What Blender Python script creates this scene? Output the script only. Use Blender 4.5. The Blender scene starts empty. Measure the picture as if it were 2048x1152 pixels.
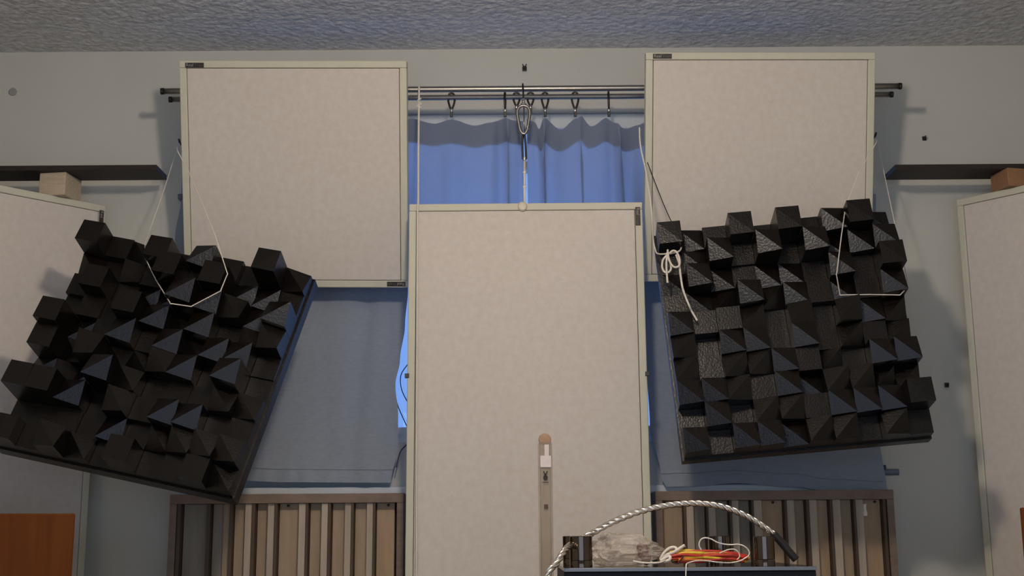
import bpy, bmesh, math, random
from mathutils import Vector, Matrix, noise

# ------------------------------------------------------------------ camera
scene = bpy.context.scene
EYE = 1.15                      # eye height above the floor (m)
F = 2485.0                      # focal length in pixels of the 2048x1152 frame
PITCH = math.atan(494 / F)      # camera looks up a little
ROLL = math.radians(0.4)
fw = Vector((0, math.cos(PITCH), math.sin(PITCH)))
up0 = Vector((0, -math.sin(PITCH), math.cos(PITCH)))
rt0 = Vector((1, 0, 0))
rt = math.cos(ROLL) * rt0 - math.sin(ROLL) * up0
up = math.sin(ROLL) * rt0 + math.cos(ROLL) * up0
cam_pos = Vector((0, 0, EYE))
cd = bpy.data.cameras.new('camera')
cam = bpy.data.objects.new('camera', cd)
scene.collection.objects.link(cam)
cd.sensor_width = 36
cd.lens = 36 * F / 2048
cd.clip_start = 0.05
m = Matrix((rt, up, -fw)).transposed().to_4x4()
m.translation = cam_pos
cam.matrix_world = m
scene.camera = cam

# ------------------------------------------------------------------ world, lights, exposure
def lin(c):
    return tuple(((v / 255) / 12.92 if v / 255 <= 0.04045 else ((v / 255 + 0.055) / 1.055) ** 2.4) for v in c)

world = bpy.data.worlds.new('World')
scene.world = world
world.use_nodes = True
bg = world.node_tree.nodes['Background']
bg.inputs['Color'].default_value = (0.25, 0.46, 1.0, 1)      # blue dusk sky outside the windows
bg.inputs['Strength'].default_value = 0.95

def area_light(name, loc, target, sx, sy, color, power, shape='RECTANGLE'):
    ld = bpy.data.lights.new(name, 'AREA')
    ld.shape = shape
    ld.size = sx
    if shape in ('RECTANGLE', 'ELLIPSE'):
        ld.size_y = sy
    ld.color = color
    ld.energy = power
    lo = bpy.data.objects.new(name, ld)
    scene.collection.objects.link(lo)
    lo.location = loc
    d = Vector(target) - Vector(loc)
    lo.rotation_euler = d.to_track_quat('-Z', 'Y').to_euler()
    return lo

LAMP = Vector((0.0, 1.45, EYE + 1.12))
LAMP_COL = (1.0, 0.84, 0.68)
LAMP_L = 300.0                  # radiance of the glowing bulb (built with the pendant lamp below)
# daylight by the unseen window behind the camera, widened to light the diffuser facets
area_light('back_window_daylight', (0.0, -1.12, 1.15), (0.0, 3, 1.15), 2.5, 1.55, (0.80, 0.92, 1.0), 13.0)

scene.view_settings.view_transform = 'Standard'
scene.view_settings.look = 'None'
scene.view_settings.gamma = 1
scene.view_settings.use_curve_mapping = False
scene.view_settings.exposure = 0.0

# ------------------------------------------------------------------ helpers
C = scene.collection
rng = random.Random(7)

def pix(x, y, Y):
    """photo pixel -> point on the plane at depth Y"""
    d = fw + rt * ((x - 1024) / F) + up * ((576 - y) / F)
    return cam_pos + d * (Y / d.y)

def pixz(x, y, z):
    """photo pixel -> point on the horizontal plane at height z"""
    d = fw + rt * ((x - 1024) / F) + up * ((576 - y) / F)
    return cam_pos + d * ((z - EYE) / d.z)

def put(o, parent=None, kind=None, label=None, cat=None, group=None):
    C.objects.link(o)
    if parent is not None:
        o.parent = parent
    if kind: o['kind'] = kind
    if label: o['label'] = label
    if cat: o['category'] = cat
    if group: o['group'] = group
    return o

def empty(name, loc, label, cat, group=None, rot=None, kind=None):
    o = bpy.data.objects.new(name, None)
    o.empty_display_size = 0.05
    put(o, None, kind, label, cat, group)
    if rot is not None:
        mm = rot.to_4x4()
        mm.translation = Vector(loc)
        o.matrix_world = mm
    else:
        o.location = loc
    return o

def mesh_obj(name, verts, faces, mt, parent=None, smooth=False, **kw):
    me = bpy.data.meshes.new(name)
    me.from_pydata([tuple(v) for v in verts], [], faces)
    me.validate()
    bm = bmesh.new(); bm.from_mesh(me)
    bmesh.ops.recalc_face_normals(bm, faces=bm.faces)
    bm.to_mesh(me); bm.free()
    if smooth:
        for p in me.polygons: p.use_smooth = True
    me.materials.append(mt)
    o = bpy.data.objects.new(name, me)
    return put(o, parent, **kw)

def box_data(lo, hi, bevel=0.0, seg=2):
    bm = bmesh.new()
    bmesh.ops.create_cube(bm, size=1)
    for v in bm.verts:
        v.co = Vector([(lo[i] + hi[i]) / 2 + v.co[i] * (hi[i] - lo[i]) for i in range(3)])
    if bevel > 0:
        bmesh.ops.bevel(bm, geom=bm.edges[:], offset=bevel, segments=seg, affect='EDGES', profile=0.5)
    return bm

def box(name, lo, hi, mt, parent=None, bevel=0.0, **kw):
    bm = box_data(lo, hi, bevel)
    me = bpy.data.meshes.new(name)
    bm.to_mesh(me); bm.free()
    me.materials.append(mt)
    return put(bpy.data.objects.new(name, me), parent, **kw)

def spline(pts, n=8, closed=False):
    pts = [Vector(p) for p in pts]
    out = []
    k = len(pts)
    for i in range(k if closed else k - 1):
        if closed:
            p0, p1, p2, p3 = pts[(i - 1) % k], pts[i], pts[(i + 1) % k], pts[(i + 2) % k]
        else:
            p0, p1, p2, p3 = pts[max(i - 1, 0)], pts[i], pts[i + 1], pts[min(i + 2, k - 1)]
        for s in range(n):
            t = s / n
            out.append(0.5 * ((2 * p1) + (p2 - p0) * t + (2 * p0 - 5 * p1 + 4 * p2 - p3) * t * t + (3 * p1 - p0 - 3 * p2 + p3) * t ** 3))
    if not closed:
        out.append(pts[-1])
    return out

def frames(path, closed=False):
    n = len(path)
    T = []
    for i in range(n):
        a = path[(i - 1) % n] if (closed or i > 0) else path[i]
        b = path[(i + 1) % n] if (closed or i < n - 1) else path[i]
        t = b - a
        T.append(t.normalized() if t.length > 1e-9 else Vector((0, 0, 1)))
    ref = Vector((0, 0, 1)) if abs(T[0].z) < 0.9 else Vector((1, 0, 0))
    N = [(ref - T[0] * ref.dot(T[0])).normalized()]
    for i in range(1, n):
        v = N[-1] - T[i] * N[-1].dot(T[i])
        N.append(v.normalized() if v.length > 1e-6 else N[-1])
    return T, N

def tube_data(path, r, sides=8, closed=False, ratio=1.0):
    T, N = frames(path, closed)
    V, Fc = [], []
    n = len(path)
    for i in range(n):
        B = T[i].cross(N[i])
        rr = r[i] if isinstance(r, (list, tuple)) else r
        for s in range(sides):
            a = 2 * math.pi * s / sides
            V.append(path[i] + N[i] * (math.cos(a) * rr) + B * (math.sin(a) * rr * ratio))
    for i in range(n if closed else n - 1):
        j = (i + 1) % n
        for s in range(sides):
            q = (s + 1) % sides
            Fc.append((i * sides + s, i * sides + q, j * sides + q, j * sides + s))
    if not closed:
        Fc.append(tuple(range(sides)))
        Fc.append(tuple(range((n - 1) * sides, n * sides)))
    return V, Fc

def tube(name, path, r, mt, parent=None, sides=8, closed=False, ratio=1.0, **kw):
    V, Fc = tube_data(path, r, sides, closed, ratio)
    return mesh_obj(name, V, Fc, mt, parent, smooth=True, **kw)

def lathe(name, prof, mt, parent=None, sides=32, center=(0, 0, 0), axis='z', smooth=True, **kw):
    V, Fc = [], []
    c = Vector(center)
    for r, h in prof:
        for s in range(sides):
            a = 2 * math.pi * s / sides
            p = (math.cos(a) * r, math.sin(a) * r, h) if axis == 'z' else (math.cos(a) * r, -h, math.sin(a) * r)
            V.append(c + Vector(p))
    for i in range(len(prof) - 1):
        for s in range(sides):
            q = (s + 1) % sides
            Fc.append((i * sides + s, i * sides + q, (i + 1) * sides + q, (i + 1) * sides + s))
    Fc.append(tuple(range(sides)))
    Fc.append(tuple(range((len(prof) - 1) * sides, len(prof) * sides)))
    o = mesh_obj(name, V, Fc, mt, parent, smooth=False, **kw)
    if smooth:
        for p in o.data.polygons:
            if len(p.vertices) == 4:
                p.use_smooth = True
        try:
            o.data.set_sharp_from_angle(angle=math.radians(35))
        except Exception:
            pass
    return o

def text_obj(name, s, size, mt, parent, mat4, depth=0.0004):
    cu = bpy.data.curves.new(name, 'FONT')
    cu.body = s; cu.size = size; cu.extrude = depth
    cu.align_x = 'LEFT'; cu.align_y = 'CENTER'
    tmp = bpy.data.objects.new('tmp_text', cu)
    C.objects.link(tmp)
    dg = bpy.context.evaluated_depsgraph_get()
    me = bpy.data.meshes.new_from_object(tmp.evaluated_get(dg))
    bpy.data.objects.remove(tmp)
    me.materials.clear(); me.materials.append(mt)
    me.name = name
    me.transform(mat4)
    return put(bpy.data.objects.new(name, me), parent)

# ------------------------------------------------------------------ materials
def mat(name, col, rough=0.6, metal=0.0, var=0.0, scale=20.0, bump=0.0, bscale=None, spec=0.5,
        col2=None, stretch=(1, 1, 1), detail=4.0, coords='Object', sheen=0.0, coat=0.0):
    mt = bpy.data.materials.new(name)
    mt.use_nodes = True
    nt = mt.node_tree
    b = nt.nodes['Principled BSDF']
    c = lin(col) + (1,)
    b.inputs['Base Color'].default_value = c
    b.inputs['Roughness'].default_value = rough
    b.inputs['Metallic'].default_value = metal
    b.inputs['Specular IOR Level'].default_value = spec
    b.inputs['Sheen Weight'].default_value = sheen
    b.inputs['Coat Weight'].default_value = coat
    tc = nt.nodes.new('ShaderNodeTexCoord')
    mp = nt.nodes.new('ShaderNodeMapping')
    mp.inputs['Scale'].default_value = stretch
    nt.links.new(tc.outputs[coords], mp.inputs['Vector'])
    if var > 0 or col2:
        nz = nt.nodes.new('ShaderNodeTexNoise')
        nz.inputs['Scale'].default_value = scale
        nz.inputs['Detail'].default_value = detail
        nz.inputs['Roughness'].default_value = 0.6
        nt.links.new(mp.outputs[0], nz.inputs['Vector'])
        rp = nt.nodes.new('ShaderNodeValToRGB')
        if col2:
            rp.color_ramp.elements[0].color = c
            rp.color_ramp.elements[1].color = lin(col2) + (1,)
        else:
            rp.color_ramp.elements[0].color = tuple(v * (1 - var) for v in c[:3]) + (1,)
            rp.color_ramp.elements[1].color = tuple(min(1, v * (1 + var)) for v in c[:3]) + (1,)
        rp.color_ramp.elements[0].position = 0.3
        rp.color_ramp.elements[1].position = 0.7
        nt.links.new(nz.outputs['Fac'], rp.inputs['Fac'])
        nt.links.new(rp.outputs['Color'], b.inputs['Base Color'])
    if bump > 0:
        n2 = nt.nodes.new('ShaderNodeTexNoise')
        n2.inputs['Scale'].default_value = bscale or scale * 4
        n2.inputs['Detail'].default_value = 3
        nt.links.new(mp.outputs[0], n2.inputs['Vector'])
        bp = nt.nodes.new('ShaderNodeBump')
        bp.inputs['Strength'].default_value = bump
        bp.inputs['Distance'].default_value = 0.004
        nt.links.new(n2.outputs['Fac'], bp.inputs['Height'])
        nt.links.new(bp.outputs['Normal'], b.inputs['Normal'])
    return mt

def cloth(name, col, trans, amount, var=0.05):
    mt = bpy.data.materials.new(name)
    mt.use_nodes = True
    nt = mt.node_tree
    out = nt.nodes['Material Output']
    nt.nodes.remove(nt.nodes['Principled BSDF'])
    d = nt.nodes.new('ShaderNodeBsdfDiffuse')
    t = nt.nodes.new('ShaderNodeBsdfTranslucent')
    t.inputs['Color'].default_value = lin(trans) + (1,)
    mx = nt.nodes.new('ShaderNodeMixShader')
    mx.inputs[0].default_value = amount
    tc = nt.nodes.new('ShaderNodeTexCoord')
    mp = nt.nodes.new('ShaderNodeMapping')
    mp.inputs['Scale'].default_value = (60, 60, 160)
    nz = nt.nodes.new('ShaderNodeTexNoise')
    nz.inputs['Scale'].default_value = 1.0
    nz.inputs['Detail'].default_value = 5
    rp = nt.nodes.new('ShaderNodeValToRGB')
    c = lin(col)
    rp.color_ramp.elements[0].color = tuple(v * (1 - var) for v in c) + (1,)
    rp.color_ramp.elements[1].color = tuple(v * (1 + var) for v in c) + (1,)
    rp.color_ramp.elements[0].position = 0.3
    rp.color_ramp.elements[1].position = 0.7
    bp = nt.nodes.new('ShaderNodeBump')
    bp.inputs['Strength'].default_value = 0.25
    bp.inputs['Distance'].default_value = 0.002
    nt.links.new(tc.outputs['Object'], mp.inputs['Vector'])
    nt.links.new(mp.outputs[0], nz.inputs['Vector'])
    nt.links.new(nz.outputs['Fac'], rp.inputs['Fac'])
    nt.links.new(rp.outputs['Color'], d.inputs['Color'])
    nt.links.new(nz.outputs['Fac'], bp.inputs['Height'])
    nt.links.new(bp.outputs['Normal'], d.inputs['Normal'])
    nt.links.new(d.outputs[0], mx.inputs[1])
    nt.links.new(t.outputs[0], mx.inputs[2])
    nt.links.new(mx.outputs[0], out.inputs['Surface'])
    return mt

def clear_film(name, tint, gloss=0.12, rough=0.08, milk=0.1):
    """thin clear plastic: mostly see-through, a little gloss and milkiness"""
    mt = bpy.data.materials.new(name)
    mt.use_nodes = True
    nt = mt.node_tree
    out = nt.nodes['Material Output']
    nt.nodes.remove(nt.nodes['Principled BSDF'])
    tr = nt.nodes.new('ShaderNodeBsdfTransparent'); tr.inputs['Color'].default_value = lin(tint) + (1,)
    gl = nt.nodes.new('ShaderNodeBsdfGlossy'); gl.inputs['Roughness'].default_value = rough
    df = nt.nodes.new('ShaderNodeBsdfDiffuse'); df.inputs['Color'].default_value = lin((215, 205, 190)) + (1,)
    m1 = nt.nodes.new('ShaderNodeMixShader'); m1.inputs[0].default_value = milk
    m2 = nt.nodes.new('ShaderNodeMixShader'); m2.inputs[0].default_value = gloss
    nz = nt.nodes.new('ShaderNodeTexNoise'); nz.inputs['Scale'].default_value = 60
    bp = nt.nodes.new('ShaderNodeBump'); bp.inputs['Strength'].default_value = 0.5; bp.inputs['Distance'].default_value = 0.004
    nt.links.new(nz.outputs['Fac'], bp.inputs['Height'])
    nt.links.new(bp.outputs['Normal'], gl.inputs['Normal'])
    nt.links.new(tr.outputs[0], m1.inputs[1]); nt.links.new(df.outputs[0], m1.inputs[2])
    nt.links.new(m1.outputs[0], m2.inputs[1]); nt.links.new(gl.outputs[0], m2.inputs[2])
    nt.links.new(m2.outputs[0], out.inputs['Surface'])
    return mt

M = {}
M['wall'] = mat('wall_paint', (196, 196, 188), 0.8, var=0.03, scale=3, bump=0.08, bscale=120, spec=0.2)
M['ceiling'] = mat('ceiling_plaster', (186, 186, 188), 0.7, col2=(226, 226, 226), scale=60, bump=1.0, bscale=48, spec=0.5, detail=6)
M['ceiling'].node_tree.nodes['Bump'].inputs['Distance'].default_value = 0.012
M['floor'] = mat('floor_tile', (176, 168, 152), 0.45, var=0.06, scale=2, spec=0.4)
M['fabric'] = mat('panel_fabric', (203, 195, 186), 0.9, col2=(212, 205, 197), scale=55, bump=0.15, bscale=700, spec=0.15, detail=6)
M['panel_frame'] = mat('panel_frame_paint', (200, 198, 180), 0.55, var=0.03, scale=12, spec=0.3)
M['tag'] = mat('tag_black', (22, 19, 17), 0.5)
M['tag_light'] = mat('tag_light_print', (150, 146, 140), 0.6)
M['tag_dim'] = mat('tag_dim_print', (92, 80, 72), 0.6)
M['black_wood'] = mat('black_stained_wood', (12, 9, 8), 0.31, col2=(19, 14, 11), scale=30, bump=0.2, bscale=70, spec=0.34, stretch=(3, 1, 3))
M['steel'] = mat('satin_steel', (150, 146, 140), 0.35, metal=1.0, var=0.05, scale=40)
M['dark_steel'] = mat('dark_steel', (70, 68, 66), 0.4, metal=1.0, var=0.05, scale=40)
M['chrome'] = mat('chrome', (190, 188, 185), 0.18, metal=1.0)
M['curtain_thin'] = cloth('thin_blue_grey_curtain', (150, 160, 176), (205, 215, 235), 0.62)
M['curtain'] = cloth('blue_grey_curtain', (142, 150, 160), (90, 105, 130), 0.05)
M['hem'] = cloth('curtain_hem', (150, 156, 164), (100, 112, 130), 0.10)
M['white_paint'] = mat('white_window_paint', (200, 206, 208), 0.4, var=0.02, scale=9)
M['cord'] = mat('white_cord', (214, 206, 194), 0.7, var=0.08, scale=300)
M['plank'] = mat('dark_brown_plank', (52, 44, 40), 0.55, col2=(38, 31, 28), scale=10, stretch=(1, 12, 12), spec=0.3)
M['pine'] = mat('pale_pine_block', (178, 160, 134), 0.7, col2=(198, 182, 158), scale=16, stretch=(1, 8, 8))
M['pine_dark'] = mat('warm_wood_block', (158, 118, 84), 0.7, col2=(138, 100, 70), scale=16, stretch=(1, 8, 8))
M['slat_frame'] = mat('slat_frame_wood', (132, 112, 96), 0.6, col2=(112, 94, 80), scale=7, stretch=(3, 8, 8), bump=0.1, bscale=60)
M['fin'] = mat('dark_fin', (78, 60, 46), 0.6, var=0.1, scale=20)
M['slats'] = [mat('slat_wood_%s' % n, a, 0.55, col2=b_, scale=5, stretch=(9, 9, 0.9), bump=0.08, bscale=50, spec=0.35)
              for n, a, b_ in (('grey', (132, 122, 106), (152, 142, 124)), ('tan', (152, 130, 104), (170, 148, 120)),
                               ('honey', (164, 136, 106), (182, 156, 124)), ('pale', (166, 152, 134), (186, 172, 154)))]
M['cherry'] = mat('cherry_veneer', (104, 56, 16), 0.6, col2=(84, 42, 11), scale=3, stretch=(14, 14, 0.8), spec=0.12)
M['black_metal'] = mat('black_powder_coat', (13, 14, 18), 0.55, var=0.1, scale=30, spec=0.25)
M['amp_top'] = mat('polished_dark_top_plate', (120, 118, 116), 0.14, metal=1.0)
M['silver'] = mat('silver_edge', (128, 126, 124), 0.45, metal=1.0)
M['gunmetal'] = mat('gunmetal_cover', (96, 84, 74), 0.12, metal=1.0)
M['braid'] = mat('silver_braid', (225, 216, 204), 0.22, metal=1.0)
M['braid_core'] = mat('braid_core', (176, 160, 144), 0.4, var=0.2, scale=200)
M['sleeve'] = mat('black_heatshrink', (26, 22, 20), 0.5, var=0.1, scale=60)
M['red'] = mat('red_wire', (176, 40, 16), 0.4, var=0.08, scale=60)
M['yellow'] = mat('yellow_wire', (214, 182, 40), 0.4, var=0.08, scale=60)
M['orange'] = mat('orange_wire', (206, 112, 36), 0.4, var=0.08, scale=60)
M['white_wire'] = mat('white_wire', (226, 218, 206), 0.5, var=0.05, scale=90)
M['bag'] = clear_film('clear_bag_film', (246, 240, 232), 0.20, 0.10, 0.26)
M['sleeve_film'] = clear_film('clear_sleeve_film', (240, 236, 232), 0.10, 0.12, 0.16)
M['sachet'] = mat('brown_pink_sachet', (150, 96, 84), 0.5, col2=(110, 70, 60), scale=60)
M['dowel'] = mat('pale_wood_dowel', (186, 170, 142), 0.6, col2=(168, 150, 124), scale=9, stretch=(8, 8, 0.6))
M['dowel_end'] = mat('brown_dowel_end', (160, 130, 100), 0.6, var=0.1, scale=50)
M['print'] = mat('black_print', (36, 30, 26), 0.6)
M['print_brown'] = mat('brown_print', (84, 66, 54), 0.6)
M['label_white'] = mat('white_pink_label', (214, 202, 200), 0.5, var=0.05, scale=60)
M['dark_plastic'] = mat('dark_plastic', (34, 32, 30), 0.4)
M['grey_disc'] = mat('grey_disc_plastic', (150, 148, 146), 0.6)
M['knob'] = mat('cream_plastic', (196, 190, 170), 0.4)
M['blue_plastic'] = mat('grey_blue_plastic', (96, 108, 122), 0.35)
M['cable_dark'] = mat('dark_wire', (30, 38, 62), 0.5)
M['lamp_body'] = mat('white_lamp_body', (225, 222, 215), 0.4)
lampm = bpy.data.materials.new('lamp_diffuser')
lampm.use_nodes = True
lb = lampm.node_tree.nodes['Principled BSDF']
lb.inputs['Emission Color'].default_value = LAMP_COL + (1,)
lb.inputs['Emission Strength'].default_value = LAMP_L
M['lamp_diff'] = lampm
gm = bpy.data.materials.new('window_glass')
gm.use_nodes = True
gnt = gm.node_tree
gnt.nodes.remove(gnt.nodes['Principled BSDF'])
gt = gnt.nodes.new('ShaderNodeBsdfTransparent'); gt.inputs['Color'].default_value = (0.93, 0.96, 1, 1)
gg = gnt.nodes.new('ShaderNodeBsdfGlossy'); gg.inputs['Roughness'].default_value = 0.02
gx = gnt.nodes.new('ShaderNodeMixShader'); gx.inputs[0].default_value = 0.05
gnt.links.new(gt.outputs[0], gx.inputs[1]); gnt.links.new(gg.outputs[0], gx.inputs[2])
gnt.links.new(gx.outputs[0], gnt.nodes['Material Output'].inputs['Surface'])
M['glass'] = gm

# ------------------------------------------------------------------ room shell
WY = 3.38                                   # front wall plane
CEIL = EYE + 1.375
XL, XR, YB = -1.62, 1.72, -1.2
WT = 0.14
wx0, wx1 = -0.93, 1.02                      # window opening
wz0 = pix(600, 888, WY).z
wz1 = pix(1047, 224, WY).z

def walled(name, lo, hi, hole, axis):
    """wall slab in the XZ plane (normal along y) with a rectangular opening, as one mesh"""
    x0, x1, z0, z1 = lo[0], hi[0], lo[2], hi[2]
    a0, a1, b0, b1 = hole
    xs, zs = [x0, a0, a1, x1], [z0, b0, b1, z1]
    V, Fc = [], []
    def vid(i, j, k):
        return (i * 4 + j) * 2 + k
    for i in range(4):
        for j in range(4):
            for yy in (lo[1], hi[1]):
                V.append((xs[i], yy, zs[j]))
    for i in range(3):
        for j in range(3):
            if i == 1 and j == 1: continue
            for k in (0, 1):
                Fc.append((vid(i, j, k), vid(i + 1, j, k), vid(i + 1, j + 1, k), vid(i, j + 1, k)))
    def side(a, b):
        Fc.append((vid(*a, 0), vid(*b, 0), vid(*b, 1), vid(*a, 1)))
    for a, b in (((1, 1), (2, 1)), ((2, 1), (2, 2)), ((2, 2), (1, 2)), ((1, 2), (1, 1)), ((0, 0), (1, 0)), ((1, 0), (2, 0)), ((2, 0), (3, 0)),
                 ((3, 0), (3, 1)), ((3, 1), (3, 2)), ((3, 2), (3, 3)), ((3, 3), (2, 3)), ((2, 3), (1, 3)), ((1, 3), (0, 3)),
                 ((0, 3), (0, 2)), ((0, 2), (0, 1)), ((0, 1), (0, 0))):
        side(a, b)
    return mesh_obj(name, V, Fc, M['wall'], None, kind='structure', label='white painted wall with an opening for the window')

wf = walled('wall_front', (XL, WY, 0), (XR, WY + WT, CEIL), (wx0, wx1, wz0, wz1), 'y')
wf['label'] = 'pale painted front wall with the curtained window in it'
BW = (-1.3, 1.3, 0.35, 1.95)
wb = walled('wall_back', (XL, YB - WT, 0), (XR, YB, CEIL), BW, 'y')
wb['label'] = 'pale wall behind the camera with a daylight window'
box('wall_left', (XL - 0.12, YB - WT, 0), (XL, WY + WT, CEIL), M['wall'], kind='structure', label='pale painted side wall left of the frame')
box('wall_right', (XR, YB - WT, 0), (XR + 0.12, WY + WT, CEIL), M['wall'], kind='structure', label='pale painted side wall right of the frame')
box('floor', (XL - 0.12, YB - WT, -0.1), (XR + 0.12, WY + WT, 0), M['floor'], kind='structure', label='light tiled floor below the frame')
box('ceiling', (XL - 0.12, YB - WT, CEIL), (XR + 0.12, WY + WT, CEIL + 0.12), M['ceiling'], kind='structure', label='grey textured plaster ceiling')

def window(name, x0, x1, z0, z1, y, verts, horiz, label):
    w = empty(name, ((x0 + x1) / 2, y, z0), label, None, kind='structure')
    ox, oz = (x0 + x1) / 2, z0
    fr = 0.045
    def b(nm, a0, a1, b0, b1, mt=M['white_paint'], d0=-0.025, d1=0.025, par=w, bev=0.004):
        return box(nm, (a0 - ox, d0, b0 - oz), (a1 - ox, d1, b1 - oz), mt, par, bev)
    b('frame_rail', x0, x1, z0, z0 + fr); b('frame_rail', x0, x1, z1 - fr, z1)
    b('frame_stile', x0, x0 + fr, z0 + fr, z1 - fr); b('frame_stile', x1 - fr, x1, z0 + fr, z1 - fr)
    xs = [x0 + fr] + [x0 + (x1 - x0) * t for t in verts] + [x1 - fr]
    for t in xs[1:-1]:
        b('mullion', t - 0.022, t + 0.022, z0 + fr, z1 - fr)
    zs = [z0 + fr] + horiz + [z1 - fr]
    for i in range(len(xs) - 1):
        a0 = xs[i] + (0.022 if i else 0); a1 = xs[i + 1] - (0.022 if i < len(xs) - 2 else 0)
        for h in horiz:
            b('glazing_bar', a0, a1, h - 0.012, h + 0.012)
        for j in range(len(zs) - 1):
            c0 = zs[j] + (0.012 if j else 0); c1 = zs[j + 1] - (0.012 if j < len(zs) - 2 else 0)
            b('pane', a0, a1, c0, c1, M['glass'], -0.002, 0.002, bev=0)
    return w

window('window_1', wx0, wx1, wz0, wz1, WY + 0.04, [0.22, 0.64, 0.82], [pix(900, 336, WY + 0.04).z],
       'white framed window behind the blue curtains')
window('window_2', BW[0], BW[1], BW[2], BW[3], YB - 0.07, [0.33, 0.67], [], 'daylight window in the wall behind the camera')
# ledge under the window
zl = pix(600, 975, WY - 0.05).z
box('trim_1', (-0.90, WY - 0.055, zl - 0.022), (0.97, WY + 0.0, zl), M['white_paint'], None, 0.004, kind='structure',
    label='narrow pale window ledge above the slatted wooden diffusers')

# ------------------------------------------------------------------ ceiling lamp (above the frame)
lamp = empty('pendant_lamp', (LAMP.x, LAMP.y, CEIL), 'bare bulb pendant lamp above the frame', 'lamp')
lathe('ceiling_rose', [(0.05, 0), (0.05, -0.015), (0.02, -0.025)], M['lamp_body'], lamp)
tube('cable', [Vector((0, 0, -0.02)), Vector((0, 0, LAMP.z - CEIL + 0.10))], 0.003, M['lamp_body'], lamp)
lathe('socket', [(0.018, LAMP.z - CEIL + 0.105), (0.02, LAMP.z - CEIL + 0.058)], M['lamp_body'], lamp)
lathe('bulb', [(0.06 * math.sin(math.pi * k / 14) + 0.0005, LAMP.z - CEIL + 0.06 * math.cos(math.pi * k / 14)) for k in range(15)], M['lamp_diff'], lamp, 24)

# ------------------------------------------------------------------ fabric covered acoustic panels
def panel(name, label, W, H, T, pos, rot, tags, group='fabric covered acoustic panels', cat='acoustic panel'):
    """origin: centre of the front face; local x right, -y to the room, z up"""
    p = empty(name, pos, label, cat, group, rot)
    rim = 0.019
    w, h = W / 2, H / 2
    box('frame_rail', (-w, 0, h - rim), (w, T, h), M['panel_frame'], p, 0.0025)
    box('frame_rail', (-w, 0, -h), (w, T, -h + rim), M['panel_frame'], p, 0.0025)
    box('frame_stile', (-w, 0, -h + rim), (-w + rim, T, h - rim), M['panel_frame'], p, 0.0025)
    box('frame_stile', (w - rim, 0, -h + rim), (w, T, h - rim), M['panel_frame'], p, 0.0025)
    box('fabric', (-w + rim + 0.0012, 0.0005, -h + rim + 0.0012), (w - rim - 0.0012, T - 0.004, h - rim - 0.0012), M['fabric'], p, 0.002)
    for (cx, cz, ang) in tags:
        R = Matrix.Translation((cx, 0, cz)) @ Matrix.Rotation(ang, 4, 'Y')
        t = box('brand_tag', (-0.0245, -0.0022, -0.0062), (0.0245, 0.0006, 0.0062), M['tag'], p, 0.0008, label='small black brand tag')
        t.data.transform(R)
        X = R @ Matrix.Translation((0, -0.0023, 0)) @ Matrix.Rotation(math.pi / 2, 4, 'X')
        text_obj('lettering', 'Real', 0.0118, M['tag_light'], t, X @ Matrix.Translation((-0.0225, 0, 0)))
        text_obj('lettering', 'Traps', 0.0105, M['tag_dim'], t, X @ Matrix.Translation((-0.0005, 0, 0)))
    return p

def rot_from(ax, az):
    """ax: local x direction, az: local z direction"""
    x = Vector(ax).normalized()
    z = (Vector(az) - x * Vector(az).dot(x)).normalized()
    y = z.cross(x)
    return Matrix((x, y, z)).transposed()

def panel_from_edges(tl, tr, bl):
    tl, tr, bl = Vector(tl), Vector(tr), Vector(bl)
    return rot_from(tr - tl, tl - bl)

E3 = Vector((0, 0, EYE))
# upper left, leaning forward at its top
tl, tr, bl = Vector((-0.876, 3.092, 1.232)), Vector((-0.276, 3.086, 1.225)), Vector((-0.875, 3.268, 0.658))
R_ = panel_from_edges(tl, tr, bl)
panel('acoustic_panel', 'square cream fabric panel above the left black diffuser, with two black tags', 0.6, 0.6, 0.035,
      (tr + bl) / 2 + E3, R_, [(-0.3 + 0.041, 0.3 - 0.012, 0), (0.3 - 0.032, -0.3 + 0.010, math.pi)])
tl, tr, bl = Vector((0.353, 3.063, 1.234)), Vector((0.953, 3.063, 1.230)), Vector((0.351, 3.218, 0.654))
R_ = panel_from_edges(tl, tr, bl)
panel('acoustic_panel', 'square cream fabric panel above the right black diffuser, one tag at its top left corner', 0.6, 0.6, 0.035,
      (tr + bl) / 2 + E3, R_, [(-0.3 + 0.043, 0.3 - 0.010, 0)])
# tall one in the middle
ctl, ctr = pix(818, 408, 3.105), pix(1284, 404, 3.100)
wC = (ctr - ctl).length
hC = 1.2
cdir = Vector((0.0, -0.012, -1)).normalized()
R_ = rot_from(ctr - ctl, -cdir)
cen = (ctl + ctr) / 2 + cdir * hC / 2
cpan = panel('acoustic_panel', 'tall cream fabric panel hung in the middle between the two diffusers', wC, hC, 0.04,
             cen, R_, [(wC / 2 - 0.012, hC / 2 - 0.038, math.pi / 2)])
box('side_clip', (-wC / 2 - 0.006, -0.003, hC / 2 - 0.452), (-wC / 2 + 0.005, 0.012, hC / 2 - 0.441), M['dark_steel'], cpan, 0.001, label='small dark clip')
box('side_clip', (wC / 2 - 0.005, -0.003, hC / 2 - 0.452), (wC / 2 + 0.006, 0.012, hC / 2 - 0.441), M['dark_steel'], cpan, 0.001, label='small dark clip')
bc = cpan.matrix_world.inverted() @ pix(1045, 413, 3.098) if False else R_.transposed() @ (pix(1045, 413, 3.10) - cen)
lathe('button', [(0.0125, -0.002), (0.0125, 0.004), (0.010, 0.0065), (0.004, 0.0075)], M['knob'], cpan, 28, (bc.x, 0, bc.z), 'y', label='round cream button')
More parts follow.
